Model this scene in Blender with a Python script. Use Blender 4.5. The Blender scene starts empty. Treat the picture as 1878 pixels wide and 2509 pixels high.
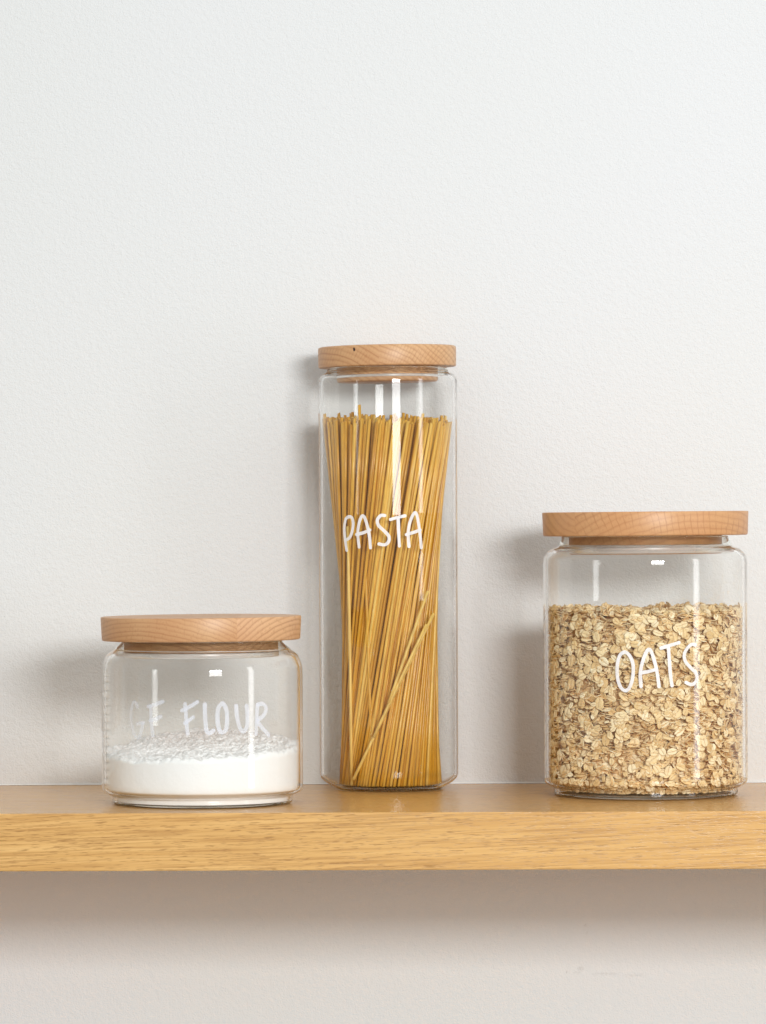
import bpy, bmesh, math, random
from mathutils import Vector, Matrix, noise

PI = math.pi
scene = bpy.context.scene
COL = scene.collection

# ------------------------------------------------------------------ camera
F_PX, HOR, CAMZ, CAMY = 10500.0, 1270.0, 0.196, -2.856
ROLL = math.radians(0.2)
cam_data = bpy.data.cameras.new('camera')
cam = bpy.data.objects.new('camera', cam_data)
COL.objects.link(cam)
cam.matrix_world = Matrix.Translation((0, CAMY, CAMZ)) @ Matrix.Rotation(PI / 2, 4, 'X') @ Matrix.Rotation(-ROLL, 4, 'Z')
cam_data.sensor_fit = 'VERTICAL'
cam_data.sensor_height = 24
cam_data.lens = 24 * F_PX / 2509
cam_data.shift_y = 15.5 / 2509
cam_data.clip_end = 100
cam_data.clip_start = 0.05
scene.camera = cam

# ------------------------------------------------------------------ world and lamps
world = bpy.data.worlds.new('World')
scene.world = world
world.use_nodes = True
wt = world.node_tree
bg = wt.nodes['Background']
tc = wt.nodes.new('ShaderNodeTexCoord')
sx = wt.nodes.new('ShaderNodeSeparateXYZ')
mr = wt.nodes.new('ShaderNodeMapRange')
rp = wt.nodes.new('ShaderNodeValToRGB')
mr.inputs['From Min'].default_value = -1
wt.links.new(tc.outputs['Generated'], sx.inputs[0])
wt.links.new(sx.outputs[2], mr.inputs[0])
wt.links.new(mr.outputs[0], rp.inputs[0])
wt.links.new(rp.outputs[0], bg.inputs['Color'])
ce = rp.color_ramp.elements          # room: dim floor, mid walls, white ceiling
ce[0].position, ce[0].color = 0.20, (0.44, 0.46, 0.47, 1)
ce[1].position, ce[1].color = 0.85, (1.0, 1.03, 1.02, 1)
cm = ce.new(0.5)
cm.color = (0.50, 0.515, 0.51, 1)
bg.inputs['Strength'].default_value = 0.76


def area(name, loc, target, w, h, power, color=(1, 1, 1)):
    d = bpy.data.lights.new(name, 'AREA')
    d.shape = 'RECTANGLE'
    d.size, d.size_y = w, h
    d.energy = power
    d.color = color
    o = bpy.data.objects.new(name, d)
    COL.objects.link(o)
    o.location = loc
    o.rotation_euler = (Vector(target) - Vector(loc)).to_track_quat('-Z', 'Y').to_euler()
    return o


area('key_window', (0.66, -2.35, 0.57), (0, 0.2, 0.1), 0.62, 0.30, 35, (0.995, 1.0, 1.0))
area('key_window_lower', (0.66, -2.35, 0.31), (0, 0.2, 0.1), 0.62, 0.22, 4.2, (0.995, 1.0, 1.0))
area('side_window', (2.6, -1.45, 0.55), (0, 0.2, 0.1), 0.36, 1.7, 11, (0.97, 0.99, 1.0))
area('left_window', (-2.4, -1.6, 0.45), (0, 0.2, 0.1), 0.14, 0.5, 0.8, (0.95, 1.0, 0.97))
under = area('under_shelf_fill', (0.0, 0.225, -0.45), (0, 0.225, 0), 1.3, 0.06, 0.30, (1.0, 0.70, 0.28))  # unseen warm lamp added to brown the shaded wall below the shelf
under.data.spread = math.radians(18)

scene.view_settings.view_transform = 'Standard'
scene.view_settings.look = 'None'
scene.view_settings.exposure = 0.14
scene.view_settings.gamma = 1
scene.view_settings.use_curve_mapping = False
scene.render.engine = 'CYCLES'
cy = scene.cycles
cy.use_denoising = True
cy.max_bounces = 16
cy.diffuse_bounces = 12
cy.glossy_bounces = 8
cy.transmission_bounces = 12
cy.transparent_max_bounces = 40
cy.sample_clamp_indirect = 8
cy.caustics_reflective = False
cy.caustics_refractive = True

# ------------------------------------------------------------------ helpers


def mesh_obj(name, verts, faces, mat, parent=None, smooth=True):
    me = bpy.data.meshes.new(name)
    me.from_pydata(verts, [], faces)
    me.update()
    if smooth:
        me.polygons.foreach_set('use_smooth', [True] * len(me.polygons))
    if mat:
        me.materials.append(mat)
    o = bpy.data.objects.new(name, me)
    COL.objects.link(o)
    if parent:
        o.parent = parent
    return o


def tag(o, label=None, cat=None, group=None, kind=None):
    if label:
        o['label'] = label
    if cat:
        o['category'] = cat
    if group:
        o['group'] = group
    if kind:
        o['kind'] = kind
    return o


def lathe(profile, n=160):
    """profile: list of (r, z); first/last with r=0 become poles"""
    verts, faces, rings = [], [], []
    for r, z in profile:
        if r < 1e-7:
            rings.append([len(verts)])
            verts.append((0, 0, z))
        else:
            rings.append(list(range(len(verts), len(verts) + n)))
            for k in range(n):
                a = 2 * PI * k / n
                verts.append((r * math.cos(a), r * math.sin(a), z))
    for i in range(len(rings) - 1):
        A, B = rings[i], rings[i + 1]
        for k in range(n):
            k2 = (k + 1) % n
            if len(A) == 1 and len(B) == 1:
                continue
            if len(A) == 1:
                faces.append((A[0], B[k2], B[k]))
            elif len(B) == 1:
                faces.append((A[k], A[k2], B[0]))
            else:
                faces.append((A[k], A[k2], B[k2], B[k]))
    return verts, faces


def chaikin(pts, it=2):
    for _ in range(it):
        out = [pts[0]]
        for i in range(len(pts) - 1):
            p, q = pts[i], pts[i + 1]
            out.append((p[0] * .75 + q[0] * .25, p[1] * .75 + q[1] * .25))
            out.append((p[0] * .25 + q[0] * .75, p[1] * .25 + q[1] * .75))
        out.append(pts[-1])
        pts = out
    return pts


def offset_in(pts, t):
    out = []
    n = len(pts)
    for i in range(n):
        a, b = pts[max(i - 1, 0)], pts[min(i + 1, n - 1)]
        dx, dz = b[0] - a[0], b[1] - a[1]
        L = math.hypot(dx, dz) or 1
        out.append((pts[i][0] - dz / L * t, pts[i][1] + dx / L * t))
    return out


# ------------------------------------------------------------------ material helpers
class NT:
    def __init__(self, name):
        self.m = bpy.data.materials.new(name)
        self.m.use_nodes = True
        self.t = self.m.node_tree
        self.t.nodes.clear()
        self.out = self.t.nodes.new('ShaderNodeOutputMaterial')

    def n(self, typ, **kw):
        nd = self.t.nodes.new('ShaderNode' + typ)
        for k, v in kw.items():
            setattr(nd, k, v)
        return nd

    def set(self, sock, v):
        if isinstance(v, bpy.types.NodeSocket):
            self.t.links.new(v, sock)
        elif isinstance(v, (int, float)) and sock.type == 'RGBA':
            sock.default_value = (v, v, v, 1)
        elif isinstance(v, tuple) and len(v) == 3 and sock.type == 'RGBA':
            sock.default_value = (*v, 1)
        else:
            sock.default_value = v

    def math(self, op, a, b=0.0, c=0.0, clamp=False):
        nd = self.n('Math', operation=op, use_clamp=clamp)
        self.set(nd.inputs[0], a)
        self.set(nd.inputs[1], b)
        self.set(nd.inputs[2], c)
        return nd.outputs[0]

    def coord(self, kind='Object'):
        return self.n('TexCoord').outputs[kind]

    def mapping(self, vec, scale=(1, 1, 1), rot=(0, 0, 0), loc=(0, 0, 0)):
        nd = self.n('Mapping')
        self.set(nd.inputs['Vector'], vec)
        nd.inputs['Scale'].default_value = scale
        nd.inputs['Rotation'].default_value = rot
        nd.inputs['Location'].default_value = loc
        return nd.outputs[0]

    def noise(self, vec, scale, detail=3, rough=0.5, dist=0.0):
        nd = self.n('TexNoise')
        self.set(nd.inputs['Vector'], vec)
        nd.inputs['Scale'].default_value = scale
        nd.inputs['Detail'].default_value = detail
        nd.inputs['Roughness'].default_value = rough
        nd.inputs['Distortion'].default_value = dist
        return nd.outputs[0]

    def ramp(self, fac, stops, interp='LINEAR'):
        nd = self.n('ValToRGB')
        cr = nd.color_ramp
        cr.interpolation = interp
        while len(cr.elements) < len(stops):
            cr.elements.new(0.5)
        for e, (p, c) in zip(cr.elements, stops):
            e.position = p
            e.color = (c, c, c, 1) if isinstance(c, (int, float)) else (*c, 1)
        self.set(nd.inputs[0], fac)
        return nd.outputs[0]

    def mix(self, fac, a, b, mode='MIX'):
        nd = self.n('Mix', data_type='RGBA', blend_type=mode)
        self.set(nd.inputs[0], fac)
        self.set(nd.inputs[6], a)
        self.set(nd.inputs[7], b)
        return nd.outputs[2]

    def bump(self, height, strength, dist, normal=None):
        nd = self.n('Bump')
        nd.inputs['Strength'].default_value = strength
        nd.inputs['Distance'].default_value = dist
        self.set(nd.inputs['Height'], height)
        if normal:
            self.set(nd.inputs['Normal'], normal)
        return nd.outputs[0]

    def sep(self, vec):
        nd = self.n('SeparateXYZ')
        self.set(nd.inputs[0], vec)
        return nd.outputs

    def principled(self, color, rough=0.5, normal=None, **kw):
        p = self.n('BsdfPrincipled')
        self.set(p.inputs['Base Color'], color)
        self.set(p.inputs['Roughness'], rough)
        if normal:
            self.set(p.inputs['Normal'], normal)
        for k, v in kw.items():
            self.set(p.inputs[k.replace('_', ' ')], v)
        self.t.links.new(p.outputs[0], self.out.inputs[0])
        return p


# wall paint: matt white with roller stipple
def mat_wall():
    N = NT('wall_paint')
    c = N.coord()
    a = N.noise(c, 820, 2, 0.55, 0.4)
    b = N.noise(c, 290, 2, 0.5)
    h = N.math('ADD', N.math('MULTIPLY', a, 0.55), N.math('MULTIPLY', b, 0.6))
    nrm = N.bump(h, 0.50, 0.0015)
    big = N.noise(c, 1.6, 2)
    col = N.mix(N.ramp(big, [(0.35, 0.0), (0.65, 1.0)]), (0.735, 0.742, 0.730), (0.752, 0.757, 0.766))
    # small scuffs below the shelf
    xyz = N.sep(c)
    scuffs = [((1433, 2268), .0010, .0016), ((1435, 2287), .0011, .0010), ((1387, 2382), .0013, .0010),
              ((1421, 2374), .0030, .0020), ((1412, 2384), .0030, .0014), ((1480, 2388), .0120, .0009),
              ((1550, 2392), .0100, .0008)]
    wx = N.math('MULTIPLY', N.math('SUBTRACT', N.noise(c, 900, 2), 0.5), 0.006)
    total = None
    for (u, v), sx, sz in scuffs:
        d = 3.1607 / F_PX
        X, Z = (u - 939) * d, CAMZ - (v - HOR) * d
        dx = N.math('DIVIDE', N.math('SUBTRACT', N.math('ADD', xyz[0], wx), X), sx)
        dz = N.math('DIVIDE', N.math('SUBTRACT', N.math('ADD', xyz[2], wx), Z), sz)
        r = N.math('ADD', N.math('MULTIPLY', dx, dx), N.math('MULTIPLY', dz, dz))
        m = N.math('SUBTRACT', 1.0, r, clamp=True)
        total = m if total is None else N.math('MAXIMUM', total, m)
    mask = N.math('MULTIPLY', total, N.ramp(N.noise(c, 1500, 2), [(0.47, 0.0), (0.62, 0.5)]))
    col = N.mix(mask, col, (0.22, 0.18, 0.14))
    N.principled(col, 0.62, nrm, Specular_IOR_Level=0.3)
    return N.m


def mat_oak():
    N = NT('oak_veneer')
    c = N.coord()
    c2 = N.mapping(c, (1, 1, 1), (0, math.radians(2.0), 0))
    warp = N.noise(N.mapping(c2, (2.5, 6, 6)), 1.0, 2)
    st = N.n('VectorMath', operation='MULTIPLY_ADD')
    N.set(st.inputs[0], warp)
    st.inputs[1].default_value = (0.0, 0.012, 0.012)
    N.set(st.inputs[2], c2)
    cw = st.outputs[0]
    fine = N.noise(N.mapping(cw, (14, 880, 880)), 1.0, 4, 0.6)
    mid = N.noise(N.mapping(cw, (7, 300, 300)), 1.0, 3, 0.55)
    pores = N.noise(N.mapping(cw, (110, 1900, 1700)), 1.0, 2, 0.5)
    broad = N.noise(N.mapping(c, (2, 20, 20)), 1.0, 2)
    col = N.ramp(mid, [(0.30, (0.60, 0.330, 0.104)), (0.5, (0.68, 0.395, 0.138)), (0.72, (0.75, 0.455, 0.172))])
    col = N.mix(N.ramp(fine, [(0.38, 0.55), (0.52, 0.0)]), col, (0.40, 0.195, 0.058))
    col = N.mix(N.ramp(pores, [(0.34, 0.6), (0.44, 0.0)]), col, (0.27, 0.125, 0.035))
    col = N.mix(N.ramp(broad, [(0.35, 0.15), (0.65, 0.0)]), col, (0.62, 0.30, 0.09))
    h = N.math('ADD', N.ramp(pores, [(0.33, 0.0), (0.45, 1.0)]), N.math('MULTIPLY', fine, 0.7))
    nrm = N.bump(h, 0.14, 0.0003)
    rough = N.ramp(mid, [(0.3, 0.27), (0.7, 0.19)])
    N.principled(col, rough, nrm, Specular_IOR_Level=0.42)
    return N.m


def mat_beech(name, boards, spacing, base_l, base_d, line, rays=0.0, knot=None, seed=0.0):
    """boards: [(x_end, (cx, cz))...] glued strips, each with its own ring centre in the x-z plane"""
    N = NT(name)
    c = N.coord()
    nz = N.noise(N.mapping(c, (60, 8, 60), loc=(seed, 0, 0)), 1.0, 2)
    xyz = N.sep(c)
    dist = None
    tone = None
    for i, (xe, (cx, cz)) in enumerate(boards):
        dx = N.math('SUBTRACT', xyz[0], cx)
        dz = N.math('SUBTRACT', xyz[2], cz)
        d = N.math('SQRT', N.math('ADD', N.math('MULTIPLY', dx, dx), N.math('MULTIPLY', dz, dz)))
        ang = N.math('ARCTAN2', dz, dx)
        tn = 0.0 if i % 2 == 0 else 1.0
        if dist is None:
            dist, angle, tone = d, ang, tn
        else:
            prev = boards[i - 1][0]
            m = N.math('GREATER_THAN', xyz[0], prev)

            def lerp(a, b):
                return N.math('ADD', a, N.math('MULTIPLY', m, N.math('SUBTRACT', b, a)))
            dist, angle, tone = lerp(dist, d), lerp(angle, ang), lerp(tone, tn)
    dist = N.math('ADD', dist, N.math('MULTIPLY', N.math('SUBTRACT', nz, 0.5), spacing * 0.9))
    dist = N.math('ADD', dist, N.math('MULTIPLY', xyz[1], 0.12))
    ph = N.math('FRACT', N.math('DIVIDE', dist, spacing))
    ringw = N.noise(N.math('FLOOR', N.math('DIVIDE', dist, spacing)), 3.1, 0)
    ln = N.ramp(ph, [(0.0, 0.35), (0.55, 0.0), (0.86, 0.55), (0.965, 1.0), (1.0, 0.35)])
    col = N.mix(N.math('MULTIPLY', ln, N.ramp(ringw, [(0.3, 0.45), (0.7, 0.95)])), N.mix(tone, base_l, base_d), line)
    if rays:
        rs = N.math('FRACT', N.math('ADD', N.math('MULTIPLY', angle, 46.0), N.math('MULTIPLY', nz, 1.3)))
        rm = N.ramp(rs, [(0.0, 1.0), (0.12, 0.0), (0.88, 0.0), (1.0, 1.0)])
        gate = N.ramp(N.noise(N.mapping(c, (45, 20, 90)), 1.0, 1), [(0.38, 0.0), (0.6, rays)])
        col = N.mix(N.math('MULTIPLY', rm, gate), col, line)
    fleck = N.noise(N.mapping(c, (900, 120, 500)), 1.0, 2)
    col = N.mix(N.ramp(fleck, [(0.34, 0.28), (0.44, 0.0)]), col, line)
    blotch = N.noise(c, 28, 2)
    col = N.mix(N.ramp(blotch, [(0.35, 0.30), (0.7, 0.0)]), col, (line[0] * 1.25, line[1] * 1.1, line[2] * .9))
    if knot:
        vm = N.n('VectorMath', operation='SUBTRACT')
        N.set(vm.inputs[0], c)
        vm.inputs[1].default_value = knot
        s = N.mapping(vm.outputs[0], (1.0, 0.3, 0.62))
        ln_ = N.n('VectorMath', operation='LENGTH')
        N.set(ln_.inputs[0], s)
        dd = N.math('ADD', ln_.outputs['Value'], N.math('MULTIPLY', N.math('SUBTRACT', N.noise(c, 900, 2), 0.5), 0.0010))
        col = N.mix(N.ramp(N.math('MULTIPLY', dd, 500.0), [(0.30, 1.0), (0.50, 0.0)]), col, (0.035, 0.014, 0.008))
    nrm = N.bump(fleck, 0.08, 0.0003)
    N.principled(col, 0.42, nrm, Specular_IOR_Level=0.45)
    return N.m


def mat_glass():
    """clear thin-walled glass: straight-through with Fresnel reflection where the wall is seen face on,
    true refraction where it is seen edge on"""
    N = NT('clear_glass')
    lw = N.n('Fresnel')
    lw.inputs['IOR'].default_value = 1.42
    geo = N.n('NewGeometry')
    dt = N.n('VectorMath', operation='DOT_PRODUCT')
    N.set(dt.inputs[0], geo.outputs['Incoming'])
    N.set(dt.inputs[1], geo.outputs['Normal'])
    cosv = N.math('ABSOLUTE', dt.outputs['Value'])
    # Schlick, the same seen from either side of the wall
    fr = N.math('ADD', 0.028, N.math('MULTIPLY', 0.972, N.math('POWER', N.math('SUBTRACT', 1.0, cosv), 5.0)))
    tr = N.n('BsdfTransparent')
    tr.inputs[0].default_value = (0.994, 0.997, 0.994, 1)
    gl = N.n('BsdfGlossy')
    gl.inputs['Roughness'].default_value = 0.0
    gl.inputs['Color'].default_value = (1, 1, 1, 1)
    thin = N.n('MixShader')
    N.set(thin.inputs[0], fr)
    N.t.links.new(tr.outputs[0], thin.inputs[1])
    N.t.links.new(gl.outputs[0], thin.inputs[2])
    gs = N.n('BsdfGlass')
    gs.inputs['IOR'].default_value = 1.45
    gs.inputs['Roughness'].default_value = 0.0
    edge = N.ramp(cosv, [(0.13, 1.0), (0.26, 0.0)])
    mx = N.n('MixShader')
    N.set(mx.inputs[0], edge)
    N.t.links.new(thin.outputs[0], mx.inputs[1])
    N.t.links.new(gs.outputs[0], mx.inputs[2])
    N.t.links.new(mx.outputs[0], N.out.inputs[0])
    return N.m


def mat_solid_glass():
    N = NT('moulded_glass')
    gs = N.n('BsdfGlass')
    gs.inputs['IOR'].default_value = 1.45
    gs.inputs['Roughness'].default_value = 0.0
    gs.inputs['Color'].default_value = (0.98, 0.99, 0.98, 1)
    N.t.links.new(gs.outputs[0], N.out.inputs[0])
    return N.m


def mat_ink(name, alpha, col, thin_left=False):
    N = NT(name)
    c = N.coord()
    a = N.ramp(N.noise(N.mapping(c, (300, 300, 120)), 1.0, 2), [(0.35, alpha * 0.82), (0.6, alpha)])
    if thin_left:
        a = N.math('MULTIPLY', a, N.ramp(N.math('MULTIPLY_ADD', N.sep(c)[0], 8.0, 0.5), [(0.0, 0.5), (0.13, 0.55), (0.22, 0.85), (0.4, 1.0)]))
    N.principled(col, 0.5, None, Alpha=a)
    return N.m


def mat_pasta(name='durum_pasta', lift=0.0):
    N = NT(name)
    c = N.coord()
    geo = N.n('NewGeometry')
    oi = N.n('ObjectInfo')
    rnd = N.math('FRACT', N.math('ADD', N.math('MULTIPLY', oi.outputs['Random'], 7.3), geo.outputs['Random Per Island']))
    if lift:
        rnd = lift
    col = N.ramp(rnd, [(0.0, (0.52, 0.225, 0.014)), (0.35, (0.74, 0.380, 0.034)), (0.75, (0.84, 0.475, 0.062)),
                       (1.0, (0.93, 0.64, 0.18))])
    sp = N.noise(N.mapping(c, (1, 1, 0.45)), 1900, 1)
    col = N.mix(N.ramp(sp, [(0.70, 0.0), (0.76, 0.75)]), col, (0.90, 0.66, 0.32))
    strk = N.noise(N.mapping(c, (700, 700, 26)), 1.0, 2)
    col = N.mix(N.ramp(strk, [(0.3, 0.45), (0.62, 0.0)]), col, (0.40, 0.19, 0.022))
    N.principled(col, 0.32, None, Specular_IOR_Level=0.5)
    return N.m


def mat_oats():
    N = NT('rolled_oat_flake')
    c = N.coord()
    at = N.n('Attribute', attribute_name='flake')
    oi = N.n('ObjectInfo')
    rnd = N.math('FRACT', N.math('ADD', N.math('MULTIPLY', oi.outputs['Random'], 5.7),
                                 N.n('NewGeometry').outputs['Random Per Island']))
    col = N.ramp(rnd, [(0.0, (0.66, 0.42, 0.17)), (0.3, (0.84, 0.61, 0.30)), (0.7, (0.91, 0.72, 0.42)),
                       (1.0, (0.95, 0.82, 0.56))])
    # the UV-like attribute: x,y in flake, used for the crease and the toasted rim
    s = N.sep(at.outputs['Vector'])
    crease = N.math('ABSOLUTE', N.math('ADD', s[1], N.math('MULTIPLY', N.math('SUBTRACT', N.noise(c, 260, 1), 0.5), 0.22)))
    col = N.mix(N.ramp(crease, [(0.03, 0.55), (0.14, 0.0)]), col, (0.44, 0.25, 0.09))
    rim = N.math('SQRT', N.math('ADD', N.math('MULTIPLY', s[0], s[0]), N.math('MULTIPLY', s[1], s[1])))
    col = N.mix(N.ramp(rim, [(0.80, 0.0), (1.0, 0.45)]), col, (0.46, 0.27, 0.10))
    col = N.mix(N.ramp(N.noise(c, 900, 2), [(0.5, 0.0), (0.75, 0.5)]), col, (0.92, 0.83, 0.63))
    nrm = N.bump(N.noise(c, 1100, 2), 0.25, 0.0004)
    N.principled(col, 0.6, nrm, Specular_IOR_Level=0.35)
    return N.m


def mat_flour():
    N = NT('white_flour')
    c = N.coord()
    nrm = N.bump(N.math('ADD', N.noise(c, 130, 3), N.math('MULTIPLY', N.noise(c, 700, 2), 0.25)), 0.35, 0.0012)
    N.principled((0.92, 0.912, 0.895), 0.9, nrm, Specular_IOR_Level=0.1)
    return N.m


def mat_crumb():
    N = NT('flour_crumbs')
    d = N.n('BsdfDiffuse')
    d.inputs[0].default_value = (0.93, 0.925, 0.91, 1)
    t = N.n('BsdfTranslucent')
    t.inputs[0].default_value = (0.93, 0.925, 0.91, 1)
    m = N.n('MixShader')
    m.inputs[0].default_value = 0.0
    N.t.links.new(d.outputs[0], m.inputs[1])
    N.t.links.new(t.outputs[0], m.inputs[2])
    N.t.links.new(m.outputs[0], N.out.inputs[0])
    return N.m


def mat_plain(name, col, rough=0.5, **kw):
    N = NT(name)
    c = N.coord()
    v = N.ramp(N.noise(c, 60, 2), [(0.3, 0.92), (0.7, 1.05)])
    N.principled(N.mix(1.0, col, v, 'MULTIPLY'), rough, None, **kw)
    return N.m


M_wall, M_oak, M_glass, M_solid = mat_wall(), mat_oak(), mat_glass(), mat_solid_glass()
M_pasta, M_oats, M_flour = mat_pasta(), mat_oats(), mat_flour()
M_pasta_lit = mat_pasta('lit_durum_pasta', 0.97)  # same pasta in a lighter colour, for loose strands that catch more light
M_ink = mat_ink('white_paint_pen', 0.86, (0.90, 0.90, 0.92))
M_ink_thin = mat_ink('thin_white_paint_pen', 0.44, (0.84, 0.88, 0.98), True)
M_caulk = mat_plain('sealant', (0.82, 0.82, 0.80), 0.4)

# ------------------------------------------------------------------ setting: wall and shelf
WY = 0.3047
bm = bmesh.new()
bmesh.ops.create_cube(bm, size=1)
for v in bm.verts:
    v.co = Vector((v.co.x * 5.0, WY + 0.06 + v.co.y * 0.12, 0.3 + v.co.z * 3.4))
me = bpy.data.meshes.new('wall')
bm.to_mesh(me)
bm.free()
me.materials.append(M_wall)
wall = bpy.data.objects.new('wall', me)
COL.objects.link(wall)
tag(wall, kind='structure')

bm = bmesh.new()
bmesh.ops.create_cube(bm, size=1)
for v in bm.verts:
    v.co = Vector((v.co.x * 2.4, 0.15235 + v.co.y * 0.3045, -0.0193 + v.co.z * 0.0386))
ed = [e for e in bm.edges if abs(e.verts[0].co.x - e.verts[1].co.x) > 1 and e.verts[0].co.y < 0.01]
bmesh.ops.bevel(bm, geom=ed, offset=0.0008, segments=3, affect='EDGES', profile=0.5)
me = bpy.data.meshes.new('wooden_shelf')
bm.to_mesh(me)
bm.free()
me.materials.append(M_oak)
shelf = bpy.data.objects.new('wooden_shelf', me)
COL.objects.link(shelf)
tag(shelf, 'thick honey coloured oak shelf running along the white wall under the three jars', 'shelf')

# sealant bead along the back of the shelf
vs, fs = [], []
rnd = random.Random(3)
nseg = 160
for i in range(nseg + 1):
    x = -1.2 + 2.4 * i / nseg
    r = 0.0010 + 0.0005 * noise.noise(Vector((x * 9, 0, 0)))
    for k in range(5):
        a = PI / 2 * k / 4
        vs.append((x, WY - 0.0002 - r * math.cos(a), 0.0002 + r * math.sin(a)))
for i in range(nseg):
    for k in range(4):
        a = i * 5 + k
        fs.append((a, a + 1, a + 6, a + 5))
mesh_obj('sealant_bead', vs, fs, M_caulk, shelf)

# ------------------------------------------------------------------ jars
GT = 0.0017


def glass_profile(R, Rb, Hs, Rn, Hn, Rr, Hr, kind):
    """outer profile from the axis up to the rim"""
    if kind == 'step':
        low = [(0, .0012), (Rb - .012, .0012), (Rb - .006, .0006), (Rb - .0036, 0), (Rb - .0012, .0002), (Rb, .0014),
               (Rb, .0046), (Rb + .0002, .0056), (Rb + .0022, .0062), (R - .0035, .0070), (R - .0008, .0086), (R, .0118), (R, .0170)]
    else:
        low = [(0, .0012), (Rb - .010, .0012), (Rb - .005, .0006), (Rb - .0030, 0), (Rb - .0008, .0003), (Rb + .0006, .0014),
               (Rb + .0055, .0040), (R - .0022, .0066), (R - .0002, .0092), (R, .0130), (R, .0180)]
    low.append((R, Hs * .5))
    d = R - Rn
    up = [(R, Hs - .004), (R, Hs + .001), (R - d * .06, Hs + (Hn - Hs) * .42), (R - d * .42, Hs + (Hn - Hs) * .84),
          (Rn + d * .12, Hn - .0002), (Rn, Hn + .0004), (Rn - (Rn - Rr) * .35, Hn + (Hr - Hn) * .4), (Rr, Hr - .0012), (Rr - .0002, Hr - .0002)]
    return low + up


def make_jar(label, loc, prm, word_strokes, ink, ink_label, lid_mat, lid_tilt, seal_r, gz):
    x, y = loc
    R, Rb, Hs, Rn, Hn, Rr, Hr, kind, zl0, zl1, RL, taper, lx, Rp, zp, rnd_top = prm
    jar = bpy.data.objects.new('glass_jar', None)
    COL.objects.link(jar)
    jar.location = (x, y, 0.0003)
    tag(jar, label, 'jar', 'clear glass jars with round wooden lids')
    outer = chaikin(glass_profile(R, Rb, Hs, Rn, Hn, Rr, Hr, kind), 3)
    inner = offset_in(outer, GT)
    inner = [(max(r, 0), z) for r, z in inner]
    inner[0] = (0, inner[0][1])
    # rounded rim
    o_end, i_end = outer[-1], inner[-1]
    mid = ((o_end[0] + i_end[0]) / 2, max(o_end[1], i_end[1]) + GT * .35)
    prof = outer + [mid] + inner[::-1]
    v, f = lathe(prof, 192)
    g = mesh_obj('body', v, f, M_glass, jar)
    g.data.materials.append(M_solid)
    for p in g.data.polygons:
        if p.center.z < .0015 or p.center.z > Hn + .0006:
            p.material_index = 1
    # lid: disc with softened edges, slightly tapered
    lid_prof = [(0, zl0), (RL - taper - .0012, zl0), (RL - taper - .0003, zl0 + .0003), (RL - taper, zl0 + .0012),
                (RL - rnd_top * .1, zl1 - rnd_top), (RL - rnd_top * .35, zl1 - rnd_top * .35), (RL - rnd_top, zl1), (RL - rnd_top - .003, zl1 + .0001), (0, zl1 + .0001)]
    v, f = lathe([(r, z - zl0) for r, z in lid_prof], 160)
    lid = mesh_obj('lid', v, f, lid_mat, jar)
    for p in lid.data.polygons:
        p.use_smooth = abs(p.normal.z) < 0.9
    lid.location = (lx, 0, zl0)
    lid.rotation_euler = (0, -math.radians(lid_tilt), 0)
    pp = [(0, zp), (Rp - .0010, zp), (Rp, zp + .0010), (Rp, zl0 - .0001)]
    v, f = lathe([(r, z - zl0) for r, z in pp], 128)
    plug = mesh_obj('plug', v, f, lid_mat, lid)
    # pale seal ring on the plug, standing in for the glass shoulder's bright reflection
    ga, gb = gz[1] - zl0, gz[0] - zl0
    a, b = Rp - .0004, seal_r
    sp = [(a, ga), (b - .0006, ga), (b, ga - .0006), (b - .0004, (ga + gb) / 2), (b, gb + .0006), (b - .0006, gb), (a, gb)]
    v, f = lathe(sp, 128)
    mesh_obj('gasket_glint', v, f, M_gasket_glint, lid)
    # writing
    vs, fs = [], []
    uc = 0
    for width, pts in word_strokes:
        ribbon(vs, fs, pts, width, x, y, R)
    w = mesh_obj('lettering', vs, fs, ink, jar, smooth=False)
    w['label'] = ink_label
    return jar, inner


def px_to_cyl(u, v, x, y, R):
    """a point of the photograph on the front of a jar's wall -> (angle, z) on that wall"""
    a = ROLL
    du, dv = u - 939, v - 1254.5
    u, v = 939 + du * math.cos(a) - dv * math.sin(a), 1254.5 + du * math.sin(a) + dv * math.cos(a)
    d = (y - R) - CAMY
    phi = 0
    for _ in range(6):
        X = (u - 939) * d / F_PX
        s = max(-.999, min(.999, (X - x) / R))
        phi = math.asin(s)
        d = (y - R * math.cos(phi)) - CAMY
    return phi, CAMZ - (v - HOR) * d / F_PX


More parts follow.
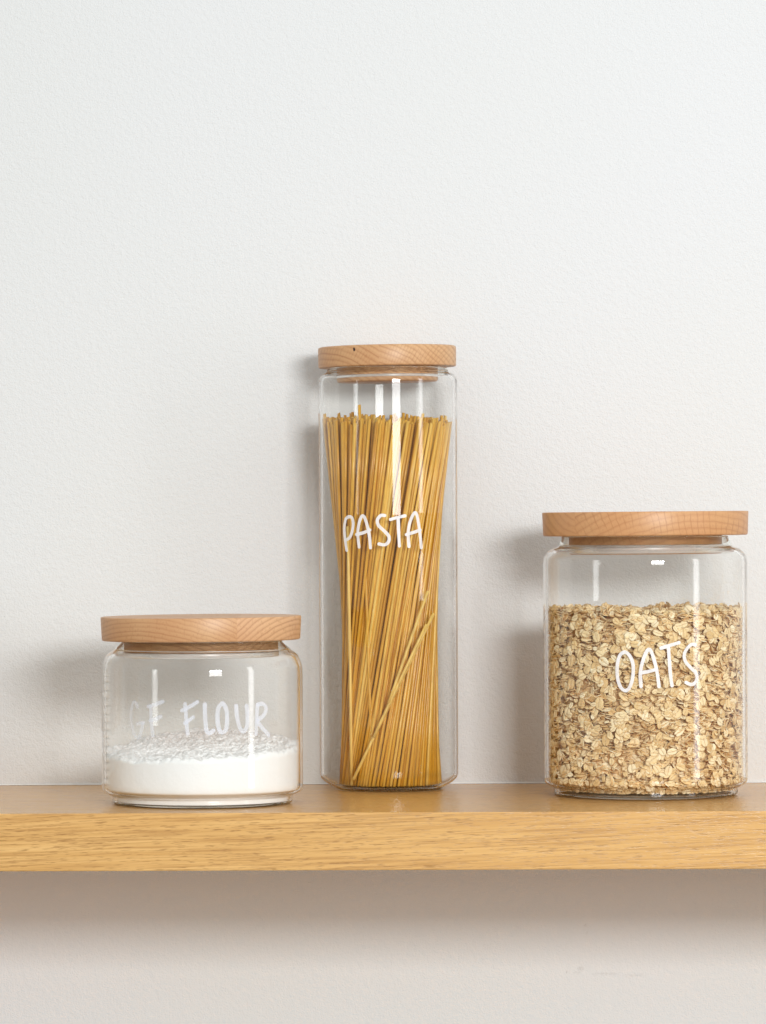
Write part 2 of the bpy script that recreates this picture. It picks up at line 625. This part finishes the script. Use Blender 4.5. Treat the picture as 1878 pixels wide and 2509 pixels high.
def ribbon(vs, fs, pts, width, x, y, R):
    q = [px_to_cyl(u, v, x, y, R) for u, v in pts]
    q = [(p * R, z) for p, z in q]
    closed = len(q) > 3 and math.hypot(q[0][0] - q[-1][0], q[0][1] - q[-1][1]) < 1e-5
    # Catmull-Rom through the points
    out = []
    n = len(q)
    for i in range(n - 1):
        p0 = q[i - 1] if i else (q[n - 2] if closed else q[0])
        p1, p2 = q[i], q[i + 1]
        p3 = q[i + 2] if i + 2 < n else (q[1] if closed else q[-1])
        for k in range(8):
            t = k / 8
            out.append(tuple(0.5 * (2 * p1[j] + (p2[j] - p0[j]) * t + (2 * p0[j] - 5 * p1[j] + 4 * p2[j] - p3[j]) * t * t
                                    + (3 * p1[j] - p0[j] - 3 * p2[j] + p3[j]) * t ** 3) for j in (0, 1)))
    out.append(q[-1])
    m = len(out)
    left, right = [], []
    seed = q[0][0] * 777
    for i in range(m):
        a, b = out[max(i - 1, 0)], out[min(i + 1, m - 1)]
        if closed and i in (0, m - 1):
            a, b = out[m - 2], out[1]
        dx, dz = b[0] - a[0], b[1] - a[1]
        L = math.hypot(dx, dz) or 1
        w = width / 2 * (1 + .12 * noise.noise(Vector((seed, i * .13, 0))))
        nx, nz = -dz / L * w, dx / L * w
        left.append((out[i][0] + nx, out[i][1] + nz))
        right.append((out[i][0] - nx, out[i][1] - nz))
    poly_l, poly_r = left, right
    if not closed:   # round ends
        def cap(c, a, b, sgn):
            res = []
            a0 = math.atan2(a[1] - c[1], a[0] - c[0])
            rr = math.hypot(a[0] - c[0], a[1] - c[1])
            for k in range(1, 6):
                t = a0 + sgn * PI * k / 6
                res.append((c[0] + rr * math.cos(t), c[1] + rr * math.sin(t)))
            return res
        c0 = cap(out[0], left[0], right[0], 1)
        c1 = cap(out[-1], left[-1], right[-1], -1)
    RR = R + .00012

    def add(pt):
        ph = pt[0] / R
        base = len(vs)
        vs.append((RR * math.sin(ph), -RR * math.cos(ph), pt[1] - .0003))
        return base
    li = [add(p) for p in poly_l]
    ri = [add(p) for p in poly_r]
    for i in range(m - 1):
        fs.append((li[i], ri[i], ri[i + 1], li[i + 1]))
    if not closed:
        i0 = [add(p) for p in c0]
        fs.append((li[0], *i0, ri[0]))
        i1 = [add(p) for p in c1]
        fs.append((ri[-1], *i1[::-1], li[-1]))


def strokes(origin, scale, width, lists):
    return [(width, [(origin[0] + a / scale, origin[1] + b / scale) for a, b in s]) for s in lists]


M_gasket_glint = mat_plain('silicone_glint', (0.78, 0.76, 0.72), 0.3, Transmission_Weight=0.4)  # pale colour carries the bright shoulder reflection too

W_PASTA = strokes((760, 820), 3.813, .0023, [
    [(335, 1722), (322, 1800), (328, 1900), (345, 2015)],
    [(335, 1722), (360, 1702), (392, 1710), (405, 1765), (395, 1840), (372, 1895), (340, 1918)],
    [(460, 1985), (448, 1860), (458, 1770), (482, 1700), (508, 1702), (535, 1780), (556, 1880), (566, 1992)],
    [(436, 1868), (500, 1850), (560, 1825)],
    [(700, 1690), (662, 1690), (631, 1730), (641, 1782), (690, 1830), (736, 1882), (735, 1932), (700, 1963), (645, 1955)],
    [(752, 1727), (820, 1707), (888, 1692)], [(824, 1718), (829, 1850), (836, 1975)],
    [(925, 1978), (918, 1850), (935, 1750), (970, 1672), (996, 1677), (1015, 1770), (1030, 1880), (1040, 1990)],
    [(900, 1868), (965, 1848), (1030, 1825)]])
W_OATS = strokes((1480, 1550), 5.914, .0024, [
    [(290, 285), (235, 330), (200, 450), (195, 590), (215, 720), (260, 810), (320, 840), (370, 800), (410, 700), (428, 560),
     (420, 440), (385, 350), (330, 290), (290, 285)],
    [(540, 780), (530, 600), (555, 450), (600, 320), (645, 245), (685, 270), (730, 400), (770, 560), (800, 780)],
    [(540, 582), (640, 565), (750, 535)],
    [(830, 225), (960, 185), (1090, 145)], [(935, 210), (950, 400), (965, 600), (990, 770)],
    [(1325, 178), (1270, 172), (1200, 240), (1165, 330), (1185, 420), (1250, 500), (1320, 570), (1350, 640), (1330, 710),
     (1270, 752), (1190, 722)]])
W_FLOUR = strokes((230, 1700), 6.133, .0025, [
    [(660, 190), (635, 135), (600, 130), (570, 220), (560, 350), (575, 480), (605, 590), (650, 660), (690, 640), (720, 550), (738, 445)],
    [(655, 455), (700, 440), (755, 432)],
    [(860, 190), (866, 400), (892, 630)], [(820, 192), (930, 160), (1040, 115)], [(850, 402), (930, 380), (1010, 342)],
    [(1375, 150), (1385, 250), (1395, 430), (1412, 600)], [(1330, 250), (1450, 190), (1560, 122)], [(1370, 440), (1430, 400), (1495, 352)]])
W_FLOUR += strokes((500, 1700), 6.133, .0028, [
    [(15, 160), (20, 350), (40, 540), (80, 590), (145, 552)],
    [(265, 150), (215, 230), (205, 380), (230, 530), (270, 580), (330, 540), (350, 400), (340, 250), (300, 160), (265, 150)],
    [(485, 180), (500, 350), (545, 520), (600, 560), (650, 480), (652, 300), (640, 180)],
    [(805, 165), (795, 350), (785, 600)], [(805, 165), (880, 150), (932, 205), (920, 290), (860, 360), (805, 400), (860, 490), (975, 622)]])

B_line = (0.36, 0.155, 0.065)
M_lid_flour = mat_beech('beech_striped', [(0.027, (-.060, -.190)), (0.2, (.115, -.085))], .0030, (0.64, 0.375, 0.185), (0.71, 0.435, 0.235), B_line, 0.0, None, 1.3)
M_lid_pasta = mat_beech('beech_knotted', [(-.006, (-.070, -.075)), (0.2, (-.035, -.085))], .0036, (0.67, 0.410, 0.205), (0.68, 0.42, 0.215), B_line, 0.6,
                        (-.0235, -.0441, .0118), 4.1)
M_lid_oats = mat_beech('beech_end_grain', [(-.052, (-.045, .030)), (0.2, (.050, -.190))], .0046, (0.64, 0.355, 0.165), (0.64, 0.355, 0.165), (0.42, 0.19, 0.08), 0.75, None, 8.7)

XF, YF = -.1251, 0.099
XP, YP = 0.0037, 0.249
XO, YO = 0.1850, 0.172

jar_f, in_f = make_jar('short clear glass jar of white flour with wooden lid, leftmost on the shelf', (XF, YF),
                       (.0694, .0622, .0890, .0612, .1051, .0555, .1118, 'step', .1124, .1287, .0692, .0008, -.0006, .0532, .1012, .0007),
                       W_FLOUR, M_ink_thin, 'faint translucent handwritten words GF FLOUR', M_lid_flour, 0.3, .0538, (.1008, .1046))
jar_p, in_p = make_jar('tall narrow glass jar of spaghetti with wooden lid, middle of the shelf', (XP, YP),
                       (.0503, .0392, .2940, .0446, .3010, .0437, .3043, 'slope', .3050, .3200, .0502, .0003, -.0002, .0366, .2945, .0016),
                       W_PASTA, M_ink, 'white handwritten word PASTA', M_lid_pasta, 0.75, .0374, (.2975, .2995))
jar_o, in_o = make_jar('wide glass jar of rolled oats with wooden lid, rightmost on the shelf', (XO, YO),
                       (.0720, .0650, .1640, .0612, .1752, .0590, .1823, 'step', .1829, .1997, .0728, .0006, .0003, .0540, .1700, .0006),
                       W_OATS, M_ink, 'white handwritten word OATS', M_lid_oats, 0.3, .0546, (.1705, .1764))


# ------------------------------------------------------------------ contents: flour
def inner_at(inner, z):
    """inner radius of a jar at height z (points run from the axis upwards)"""
    best = None
    for (r0, z0), (r1, z1) in zip(inner, inner[1:]):
        if (z0 - z) * (z1 - z) <= 0 and abs(z1 - z0) > 1e-9 and r0 > .02:
            t = (z - z0) / (z1 - z0)
            best = r0 + t * (r1 - r0)
            if best:
                return best
    return inner[len(inner) // 2][0]


def flour_h(x, y):
    R = .0672
    u, w = x / R, y / R
    h = .0386 + .0048 * w + .0022 * u + .0050 * max(0, 1 - (u * 1.2 - .05) ** 2 - (w * .9 - .25) ** 2)
    h += .0026 * noise.noise(Vector((x * 60, y * 60, 1.7))) + .0013 * noise.noise(Vector((x * 210, y * 210, 4))) + .0010 * noise.noise(Vector((x * 480, y * 480, 9)))
    e = math.hypot(u, w)
    h -= .0012 * max(0, (e - .9) / .1)
    return h


def lumps(x, y):
    t = 0
    for sc, am, zz in ((430, .0011, 0.3), (900, .0006, 5.1)):
        d = noise.voronoi(Vector((x * sc, y * sc, zz)))[0][0]
        t += am * math.sqrt(max(0, 1 - min(1, d * 1.15) ** 2))
    return t


def build_flour():
    n = 420
    base = [(r, z) for r, z in in_f if r <= .070 and z < .030]
    base = [(max(r - .00015, 0), z + .00015) for r, z in base]
    base = [p for i, p in enumerate(base) if i == 0 or p[1] < .029]
    vs, fs = [(0, 0, base[0][1])], []
    rings = []
    for r, z in base[1:]:
        if r < .002:
            continue
        rings.append(len(vs))
        for k in range(n):
            a = 2 * PI * k / n
            vs.append((r * math.cos(a), r * math.sin(a), z))
    Rm = base[-1][0]
    for fr in (.33, .66, 1.0):
        rings.append(len(vs))
        for k in range(n):
            a = 2 * PI * k / n
            cx, sy = Rm * math.cos(a), Rm * math.sin(a)
            z0 = base[-1][1]
            h = flour_h(cx, sy) + .0006 * noise.noise(Vector((k * .35, 0, 0))) + .0011 * noise.noise(Vector((k * .08, 5, 0)))
            vs.append((cx, sy, z0 + (h - z0) * fr))
    m = 140
    for j in range(1, m):
        r = Rm * (1 - j / m)
        rings.append(len(vs))
        for k in range(n):
            a = 2 * PI * k / n
            X_, Y_ = r * math.cos(a), r * math.sin(a)
            vs.append((X_, Y_, flour_h(X_, Y_) - .0003 + lumps(X_, Y_) * min(1, j / 3)))
    top = len(vs)
    vs.append((0, 0, flour_h(0, 0)))
    for k in range(n):
        fs.append((0, rings[0] + (k + 1) % n, rings[0] + k))
        fs.append((top, rings[-1] + k, rings[-1] + (k + 1) % n))
    for a, b in zip(rings, rings[1:]):
        for k in range(n):
            k2 = (k + 1) % n
            fs.append((a + k, a + k2, b + k2, b + k))
    nsm = len(fs)
    # crumbs on the surface
    rg = random.Random(11)
    ico = [(0, 0, 1), (.89, 0, .45), (.28, .85, .45), (-.72, .53, .45), (-.72, -.53, .45), (.28, -.85, .45),
           (.72, .53, -.45), (-.28, .85, -.45), (-.89, 0, -.45), (-.28, -.85, -.45), (.72, -.53, -.45), (0, 0, -1)]
    icf = [(0, 1, 2), (0, 2, 3), (0, 3, 4), (0, 4, 5), (0, 5, 1), (1, 6, 2), (2, 7, 3), (3, 8, 4), (4, 9, 5), (5, 10, 1),
           (6, 7, 2), (7, 8, 3), (8, 9, 4), (9, 10, 5), (10, 6, 1), (11, 7, 6), (11, 8, 7), (11, 9, 8), (11, 10, 9), (11, 6, 10)]

    def crumb(p, s):
        b = len(vs)
        for q in ico:
            j = 1 + rg.uniform(-.35, .3)
            vs.append((p[0] + q[0] * s * j, p[1] + q[1] * s * j, p[2] + q[2] * s * j * .8))
        for f in icf:
            fs.append(tuple(b + i for i in f))
    for _ in range(1500):
        r = (Rm - .0015) * math.sqrt(rg.random())
        a = rg.uniform(0, 2 * PI)
        p = (r * math.cos(a), r * math.sin(a))
        s = .00035 + .00060 * rg.random() ** 2
        crumb((p[0], p[1], flour_h(*p) + s * rg.uniform(-.1, .45)), s)
    # dust clinging to the inside of the glass just above the flour
    for _ in range(1100):
        a = rg.gauss(-.55, .30) if rg.random() < .62 else rg.uniform(-PI, 0)
        r = .0672
        z = flour_h(r * math.cos(a), r * math.sin(a)) + abs(rg.gauss(0, .0042)) * (1.2 if a > -1 else .5)
        crumb((r * math.cos(a), r * math.sin(a), z), rg.uniform(.00007, .00017))
    o = mesh_obj('flour', vs, fs, M_flour)
    o.data.materials.append(mat_crumb())
    o.data.polygons.foreach_set('material_index', [int(i >= nsm) for i in range(len(fs))])
    o.location = (XF, YF, .0003)
    tag(o, 'loose white flour with a crumbly top, lying in the short jar', 'flour', kind='stuff')


build_flour()

# ------------------------------------------------------------------ contents: spaghetti
SR = .00112


def strand_mesh(p, q, n=8, r=SR, vs=None, fs=None, bend=0.0, rg=None):
    """a slightly bowed stick from p to q"""
    own = vs is None
    if own:
        vs, fs = [], []
    p, q = Vector(p), Vector(q)
    d = (q - p).normalized()
    s = d.cross(Vector((0, 1, 0))).normalized()
    t = d.cross(s)
    K = 6
    base = len(vs)
    bd = Vector((rg.uniform(-1, 1), rg.uniform(-1, 1), 0)) * bend if rg else Vector()
    tilt = rg.uniform(-.5, .5) if rg else 0
    for i in range(K + 1):
        f = i / K
        c = p.lerp(q, f) + bd * math.sin(PI * f)
        for k in range(n):
            a = 2 * PI * k / n
            e = d * (r * tilt * math.cos(a)) if i in (0, K) else Vector()
            vs.append(tuple(c + (s * math.cos(a) + t * math.sin(a)) * r + e))
    for i in range(K):
        for k in range(n):
            k2 = (k + 1) % n
            a = base + i * n
            fs.append((a + k, a + n + k, a + n + k2, a + k2))
    fs.append(tuple(base + k for k in range(n)))
    fs.append(tuple(base + K * n + k for k in range(n))[::-1])
    return vs, fs


def build_pasta():
    rg = random.Random(5)
    D = math.radians(72)
    RB, RT = .0361, .0458
    xo_b, xo_t = .0012, -.0006       # the bundle leans a little inside the jar
    rows = []
    lay = 0
    r = RB
    while r > .004:
        cnt = int(2 * PI * r / (2.28 * SR))
        for k in range(cnt):
            a = 2 * PI * (k + .5 * (lay % 2) + rg.uniform(-.22, .22)) / cnt
            rows.append((lay, r + rg.uniform(-.0003, .0002), a))
        lay += 1
        r -= 1.86 * SR
    fs_ind, rest_v, rest_f = [], [], []
    ind = []
    for lay, r, a in rows:
        k = r / RB
        front = -math.sin(a - 0 + D * .5)    # facing the camera around the waist
        dd = D + rg.gauss(0, .075)
        rt = RT * k + rg.gauss(0, .0006)
        rt = min(rt, RT + .0004)
        zt = .2655 + rg.gauss(0, .0017) + .0012 * max(0, math.sin(a))
        if rg.random() < .09:
            zt += rg.uniform(.002, .0055)
        if rg.random() < .10:
            zt -= rg.uniform(.001, .005)
        p = (r * math.cos(a) + xo_b, r * math.sin(a), .0036 + rg.uniform(0, .0004))
        q = (rt * math.cos(a + dd) + xo_t, rt * math.sin(a + dd), zt)
        score = lay * 1.2 - front * 1.5 + (3 if front < -.25 else 0)
        ind.append((score, p, q))
    # the strand that stands above the rest
    ind.append((-9, (-.012, -.030, .0037), (-.0205, -.0300, .2775)))
    ind.sort(key=lambda e: e[0])
    n_ind = 290
    for i, (sc, p, q) in enumerate(ind):
        if i < n_ind:
            rad = SR * rg.uniform(.88, 1.10)
            mid = Vector(p)
            v, f = strand_mesh(Vector(p) - mid, Vector(q) - mid, 10, rad, bend=.0006, rg=rg)
            o = mesh_obj('spaghetti_strand', v, f, M_pasta)
            o.location = (XP + mid.x, YP + mid.y, mid.z)
            if i == 0:
                tag(o, 'golden spaghetti strand standing highest above the bundle in the tall jar', 'spaghetti', 'spaghetti strands in the tall jar')
            else:
                tag(o, 'long straight golden spaghetti strand standing in the tall jar', 'spaghetti', 'spaghetti strands in the tall jar')
        else:
            strand_mesh(p, q, 6, SR, rest_v, rest_f, .0003, rg)
    o = mesh_obj('spaghetti_bundle', rest_v, rest_f, M_pasta)
    o.location = (XP, YP, 0)
    tag(o, 'packed inner spaghetti behind the outer strands in the tall jar', 'spaghetti', kind='stuff')
    # strands lying slantwise across the front of the bundle
    loose = [((-.0255, -.0375, .0090), (.0325, -.0345, .1280), 'long slanting spaghetti strand crossing the front of the bundle from lower left'),
             ((-.0105, -.0412, .0400), (.0272, -.0385, .1200), 'middle broken spaghetti strand slanting across the bundle, its end at mid width'),
             ((.0000, -.0408, .0640), (.0282, -.0378, .1440), 'short broken spaghetti strand slanting across the bundle, uppermost of the slanting ones'),
             ((-.0270, -.0240, .0040), (-.0290, -.0260, .1905), 'shorter upright spaghetti strand ending halfway up the left of the bundle')]
    for p, q, lb in loose:
        mid = Vector(p)
        v, f = strand_mesh(Vector(p) - mid, Vector(q) - mid, 10, SR * 1.02, bend=.0003, rg=rg)
        o = mesh_obj('spaghetti_strand', v, f, M_pasta_lit)
        o.location = (XP + mid.x, YP + mid.y, mid.z)
        tag(o, lb, 'spaghetti', 'spaghetti strands in the tall jar')


build_pasta()


# ------------------------------------------------------------------ contents: oats
def flake_shape(rg):
    """oval rolled flake, unit half-length, creased and slightly cupped; returns verts, faces, coords"""
    rings, n = 4, 16
    asp = rg.uniform(.50, .84)
    egg = rg.uniform(-.16, .16)
    cup = rg.uniform(-.10, .16)
    tw = rg.uniform(-.16, .16)
    th = rg.uniform(.07, .11)
    sd = rg.uniform(0, 99)
    notch = rg.random() < .3
    vs, fs, cs = [], [], []
    for side in (1, -1):
        c0 = len(vs)
        vs.append((0, 0, side * th - .07 * (side > 0)))
        cs.append((0, 0, 0))
        for j in range(1, rings + 1):
            f = j / rings
            for k in range(n):
                a = 2 * PI * k / n
                w = 1 + .10 * noise.noise(Vector((math.cos(a) * 1.6 + sd, math.sin(a) * 1.6, 0)))
                if notch and k in (0, ):
                    w *= .8
                x = math.cos(a) * f * w
                y = math.sin(a) * f * w * asp * (1 + egg * math.cos(a))
                z = cup * (x * x + y * y) + tw * x * y + .05 * noise.noise(Vector((x * 2.2 + sd, y * 2.2, 3)))
                cre = math.exp(-(y / .13) ** 2) * .085 * (1 - f * f * .6)
                t = th * (1 - f ** 3 * .62)
                z += side * t - (cre if side > 0 else -cre * .6)
                vs.append((x, y, z))
                cs.append((math.cos(a) * f, y, 0))
        for k in range(n):
            t = (c0, c0 + 1 + k, c0 + 1 + (k + 1) % n)
            fs.append(t if side > 0 else t[::-1])
        for j in range(rings - 1):
            for k in range(n):
                a, b = c0 + 1 + j * n + k, c0 + 1 + j * n + (k + 1) % n
                t = (a, a + n, b + n, b)
                fs.append(t if side > 0 else t[::-1])
    o1 = 1 + (rings - 1) * n
    o2 = 1 + rings * n + o1
    for k in range(n):
        fs.append((o1 + k, o2 + k, o2 + (k + 1) % n, o1 + (k + 1) % n))
    return vs, fs, cs


def build_oats():
    rg = random.Random(21)
    shapes = [flake_shape(rg) for _ in range(22)]
    meshes = []
    for v, f, c in shapes:
        me = bpy.data.meshes.new('oat_flake')
        me.from_pydata([tuple(a * .0039 for a in p) for p in v], [], f)
        me.polygons.foreach_set('use_smooth', [True] * len(me.polygons))
        at = me.attributes.new('flake', 'FLOAT_VECTOR', 'POINT')
        at.data.foreach_set('vector', [t for p in c for t in p])
        me.materials.append(M_oats)
        meshes.append(me)
    H = .1292
    Rin = .0720 - GT - .0003
    items = []   # (score, shape, matrix, size)

    def oriented(nrm, rg):
        nrm = nrm.normalized()
        h = Vector((0, 0, 1)) if abs(nrm.z) < .8 else Vector((1, 0, 0))
        u = nrm.cross(h).normalized()
        a = rg.uniform(0, 2 * PI)
        u = (Matrix.Rotation(a, 3, nrm) @ u).normalized()
        w = nrm.cross(u)
        return u, w, nrm

    def put(phi, z, depth, mode, size=None):
        s = (size or rg.choice((.50, .66, .78, .86, .92, 1.02, 1.14))) * .0039
        rad = Vector((math.cos(phi), math.sin(phi), 0))
        tan = Vector((-math.sin(phi), math.cos(phi), 0))
        if mode == 'flat':      # broad side against the glass
            nrm = rad + tan * rg.gauss(0, .22) + Vector((0, 0, 1)) * rg.gauss(0.1, .30)
            if rg.random() < .5:
                nrm = -nrm
        elif mode == 'edge':    # lying down, seen edge on
            nrm = Vector((0, 0, 1)) + rad * rg.gauss(.15, .35) + tan * rg.gauss(0, .28)
        else:
            nrm = Vector((rg.gauss(0, 1), rg.gauss(0, 1), rg.gauss(0, 1.0)))
        u, w, nrm = oriented(nrm, rg)
        ext = s * math.sqrt((u.dot(rad)) ** 2 + (.8 * w.dot(rad)) ** 2) + abs(nrm.dot(rad)) * s * .22 + s * .05
        # the stepped base is narrower
        lim = min(Rin, inner_at(in_o, max(z - .0012, .0040)) - .0003) if z < .014 else Rin
        rr = lim - ext - s * s / (2 * lim) - depth
        extz = s * math.sqrt(u.z ** 2 + (.8 * w.z) ** 2) + abs(nrm.z) * s * .2
        z = max(z, .0036 + extz)
        c = rad * rr
        M = Matrix(((u.x * s, w.x * s, nrm.x * s, c.x), (u.y * s, w.y * s, nrm.y * s, c.y), (u.z * s, w.z * s, nrm.z * s, z), (0, 0, 0, 1)))
        face = abs(nrm.dot(rad))
        return (depth, face, -math.sin(phi), rg.randrange(len(shapes)), M, s)

    def front_phi():
        return rg.uniform(0, 2 * PI) if rg.random() < .35 else -PI / 2 + rg.uniform(-1.75, 1.75)

    for _ in range(2700):      # against the glass
        f = noise.noise(Vector((rg.random(), 0, 0)))
        phi, z = front_phi(), rg.uniform(.004, H - .001)
        patch = noise.noise(Vector((phi * 5.5, z * 75, 2)))
        mode = 'flat' if patch + rg.gauss(0, .25) > .10 else 'edge'
        items.append(put(phi, z, abs(rg.gauss(0, .0005)), mode))
    for _ in range(700):       # the narrow foot and lowest band
        items.append(put(front_phi(), rg.uniform(.0036, .012), 0, rg.choice(('edge', 'any', 'flat')), rg.uniform(.45, .8)))
    for _ in range(3000):      # second layer
        items.append(put(front_phi(), rg.uniform(.004, H - .003), rg.uniform(.0012, .0062), rg.choice(('flat', 'edge', 'edge', 'any'))))
    for _ in range(1500):      # top surface
        r = Rin * math.sqrt(rg.random()) * .98
        phi = rg.uniform(0, 2 * PI)
        it = put(phi, H + rg.gauss(0, .0013) + .0012 * math.sin(phi * 2 + 1), max(0, Rin - r - .004), 'edge' if rg.random() < .6 else 'any')
        items.append(it)

    # pick the 300 that show largest: outermost, face on, towards the camera
    def score(it):
        depth, face, front, sh, M, s = it
        zc = M[2][3]
        return (s / .0039) * (0.35 + face) * (1 if front > .3 else .2) - depth * 500 - (1 if zc > H - .001 else 0)
    order = sorted(range(len(items)), key=lambda i: -score(items[i]))
    ind = set(order[:296])
    vs, fs, cs = [], [], []
    for i, (depth, face, front, sh, M, s) in enumerate(items):
        if i in ind:
            o = bpy.data.objects.new('oat_flake', meshes[sh])
            COL.objects.link(o)
            k = s / .0039
            o.matrix_world = Matrix.Translation((XO, YO, .0003)) @ M @ Matrix.Diagonal((1 / .0039, 1 / .0039, 1 / .0039, 1))
            tag(o, 'broad pale rolled oat flake pressed flat against the wide jar glass', 'oat flake', 'oat flakes against the glass of the wide jar')
            continue
        v, f, c = shapes[sh]
        b = len(vs)
        m = M
        for p in v:
            q = m @ Vector(p)
            vs.append((q.x, q.y, q.z))
        cs.extend(c)
        for t in f:
            fs.append(tuple(b + k for k in t))
    for _ in range(420):      # husk dust clinging to the glass above the oats
        phi = rg.gauss(-.85, .28) if rg.random() < .8 else rg.uniform(-PI, 0)
        z = H + .001 + abs(rg.gauss(0, .011))
        if z > .160:
            continue
        v, f, c = shapes[rg.randrange(len(shapes))]
        k = rg.uniform(.00010, .00026)
        b = len(vs)
        ctr = Vector((math.cos(phi), math.sin(phi), 0)) * (Rin - .0002)
        vs.extend((ctr.x + p[0] * k, ctr.y + p[2] * k, z + p[1] * k) for p in v)
        cs.extend(c)
        fs.extend(tuple(b + i for i in t) for t in f)
    # darker crumbled core so that no light falls through the middle
    core, cf = lathe([(0, .004), (.058, .004), (.0615, .012), (.0615, H - .005), (.058, H - .0028), (0, H - .0024)], 48)
    b = len(vs)
    vs.extend(core)
    cs.extend([(0.4, .5, 0)] * len(core))
    fs.extend(tuple(b + k for k in t) for t in cf)
    me = bpy.data.meshes.new('rolled_oats')
    me.from_pydata(vs, [], fs)
    me.polygons.foreach_set('use_smooth', [True] * len(me.polygons))
    at = me.attributes.new('flake', 'FLOAT_VECTOR', 'POINT')
    at.data.foreach_set('vector', [t for p in cs for t in p])
    me.materials.append(M_oats)
    o = bpy.data.objects.new('rolled_oats', me)
    COL.objects.link(o)
    o.location = (XO, YO, .0003)
    tag(o, 'mass of small and buried rolled oats filling the wide jar', 'oats', kind='stuff')


build_oats()


# ------------------------------------------------------------------ ribbed vase at the shelf's left, mirrored in two of the jars
def build_vase():
    pr = [(0, 0), (.036, 0)]
    z = .0015
    while z < .150:
        pr += [(.0395, z + .0002), (.0405, z + .0012), (.0405, z + .0036), (.0395, z + .0046), (.0355, z + .0049), (.0355, z + .0056)]
        z += .0058
    pr += [(.0395, z), (.0395, z + .003), (.036, z + .003), (.034, .006), (0, .006)]
    v, f = lathe(pr, 72)
    o = mesh_obj('ribbed_vase', v, f, mat_plain('glazed_ceramic', (0.74, 0.73, 0.70), 0.3), smooth=False)
    o.location = (-.330, .250, .0003)
    tag(o, 'pale ribbed vase standing at the shelf end left of the flour jar', 'vase')


build_vase()
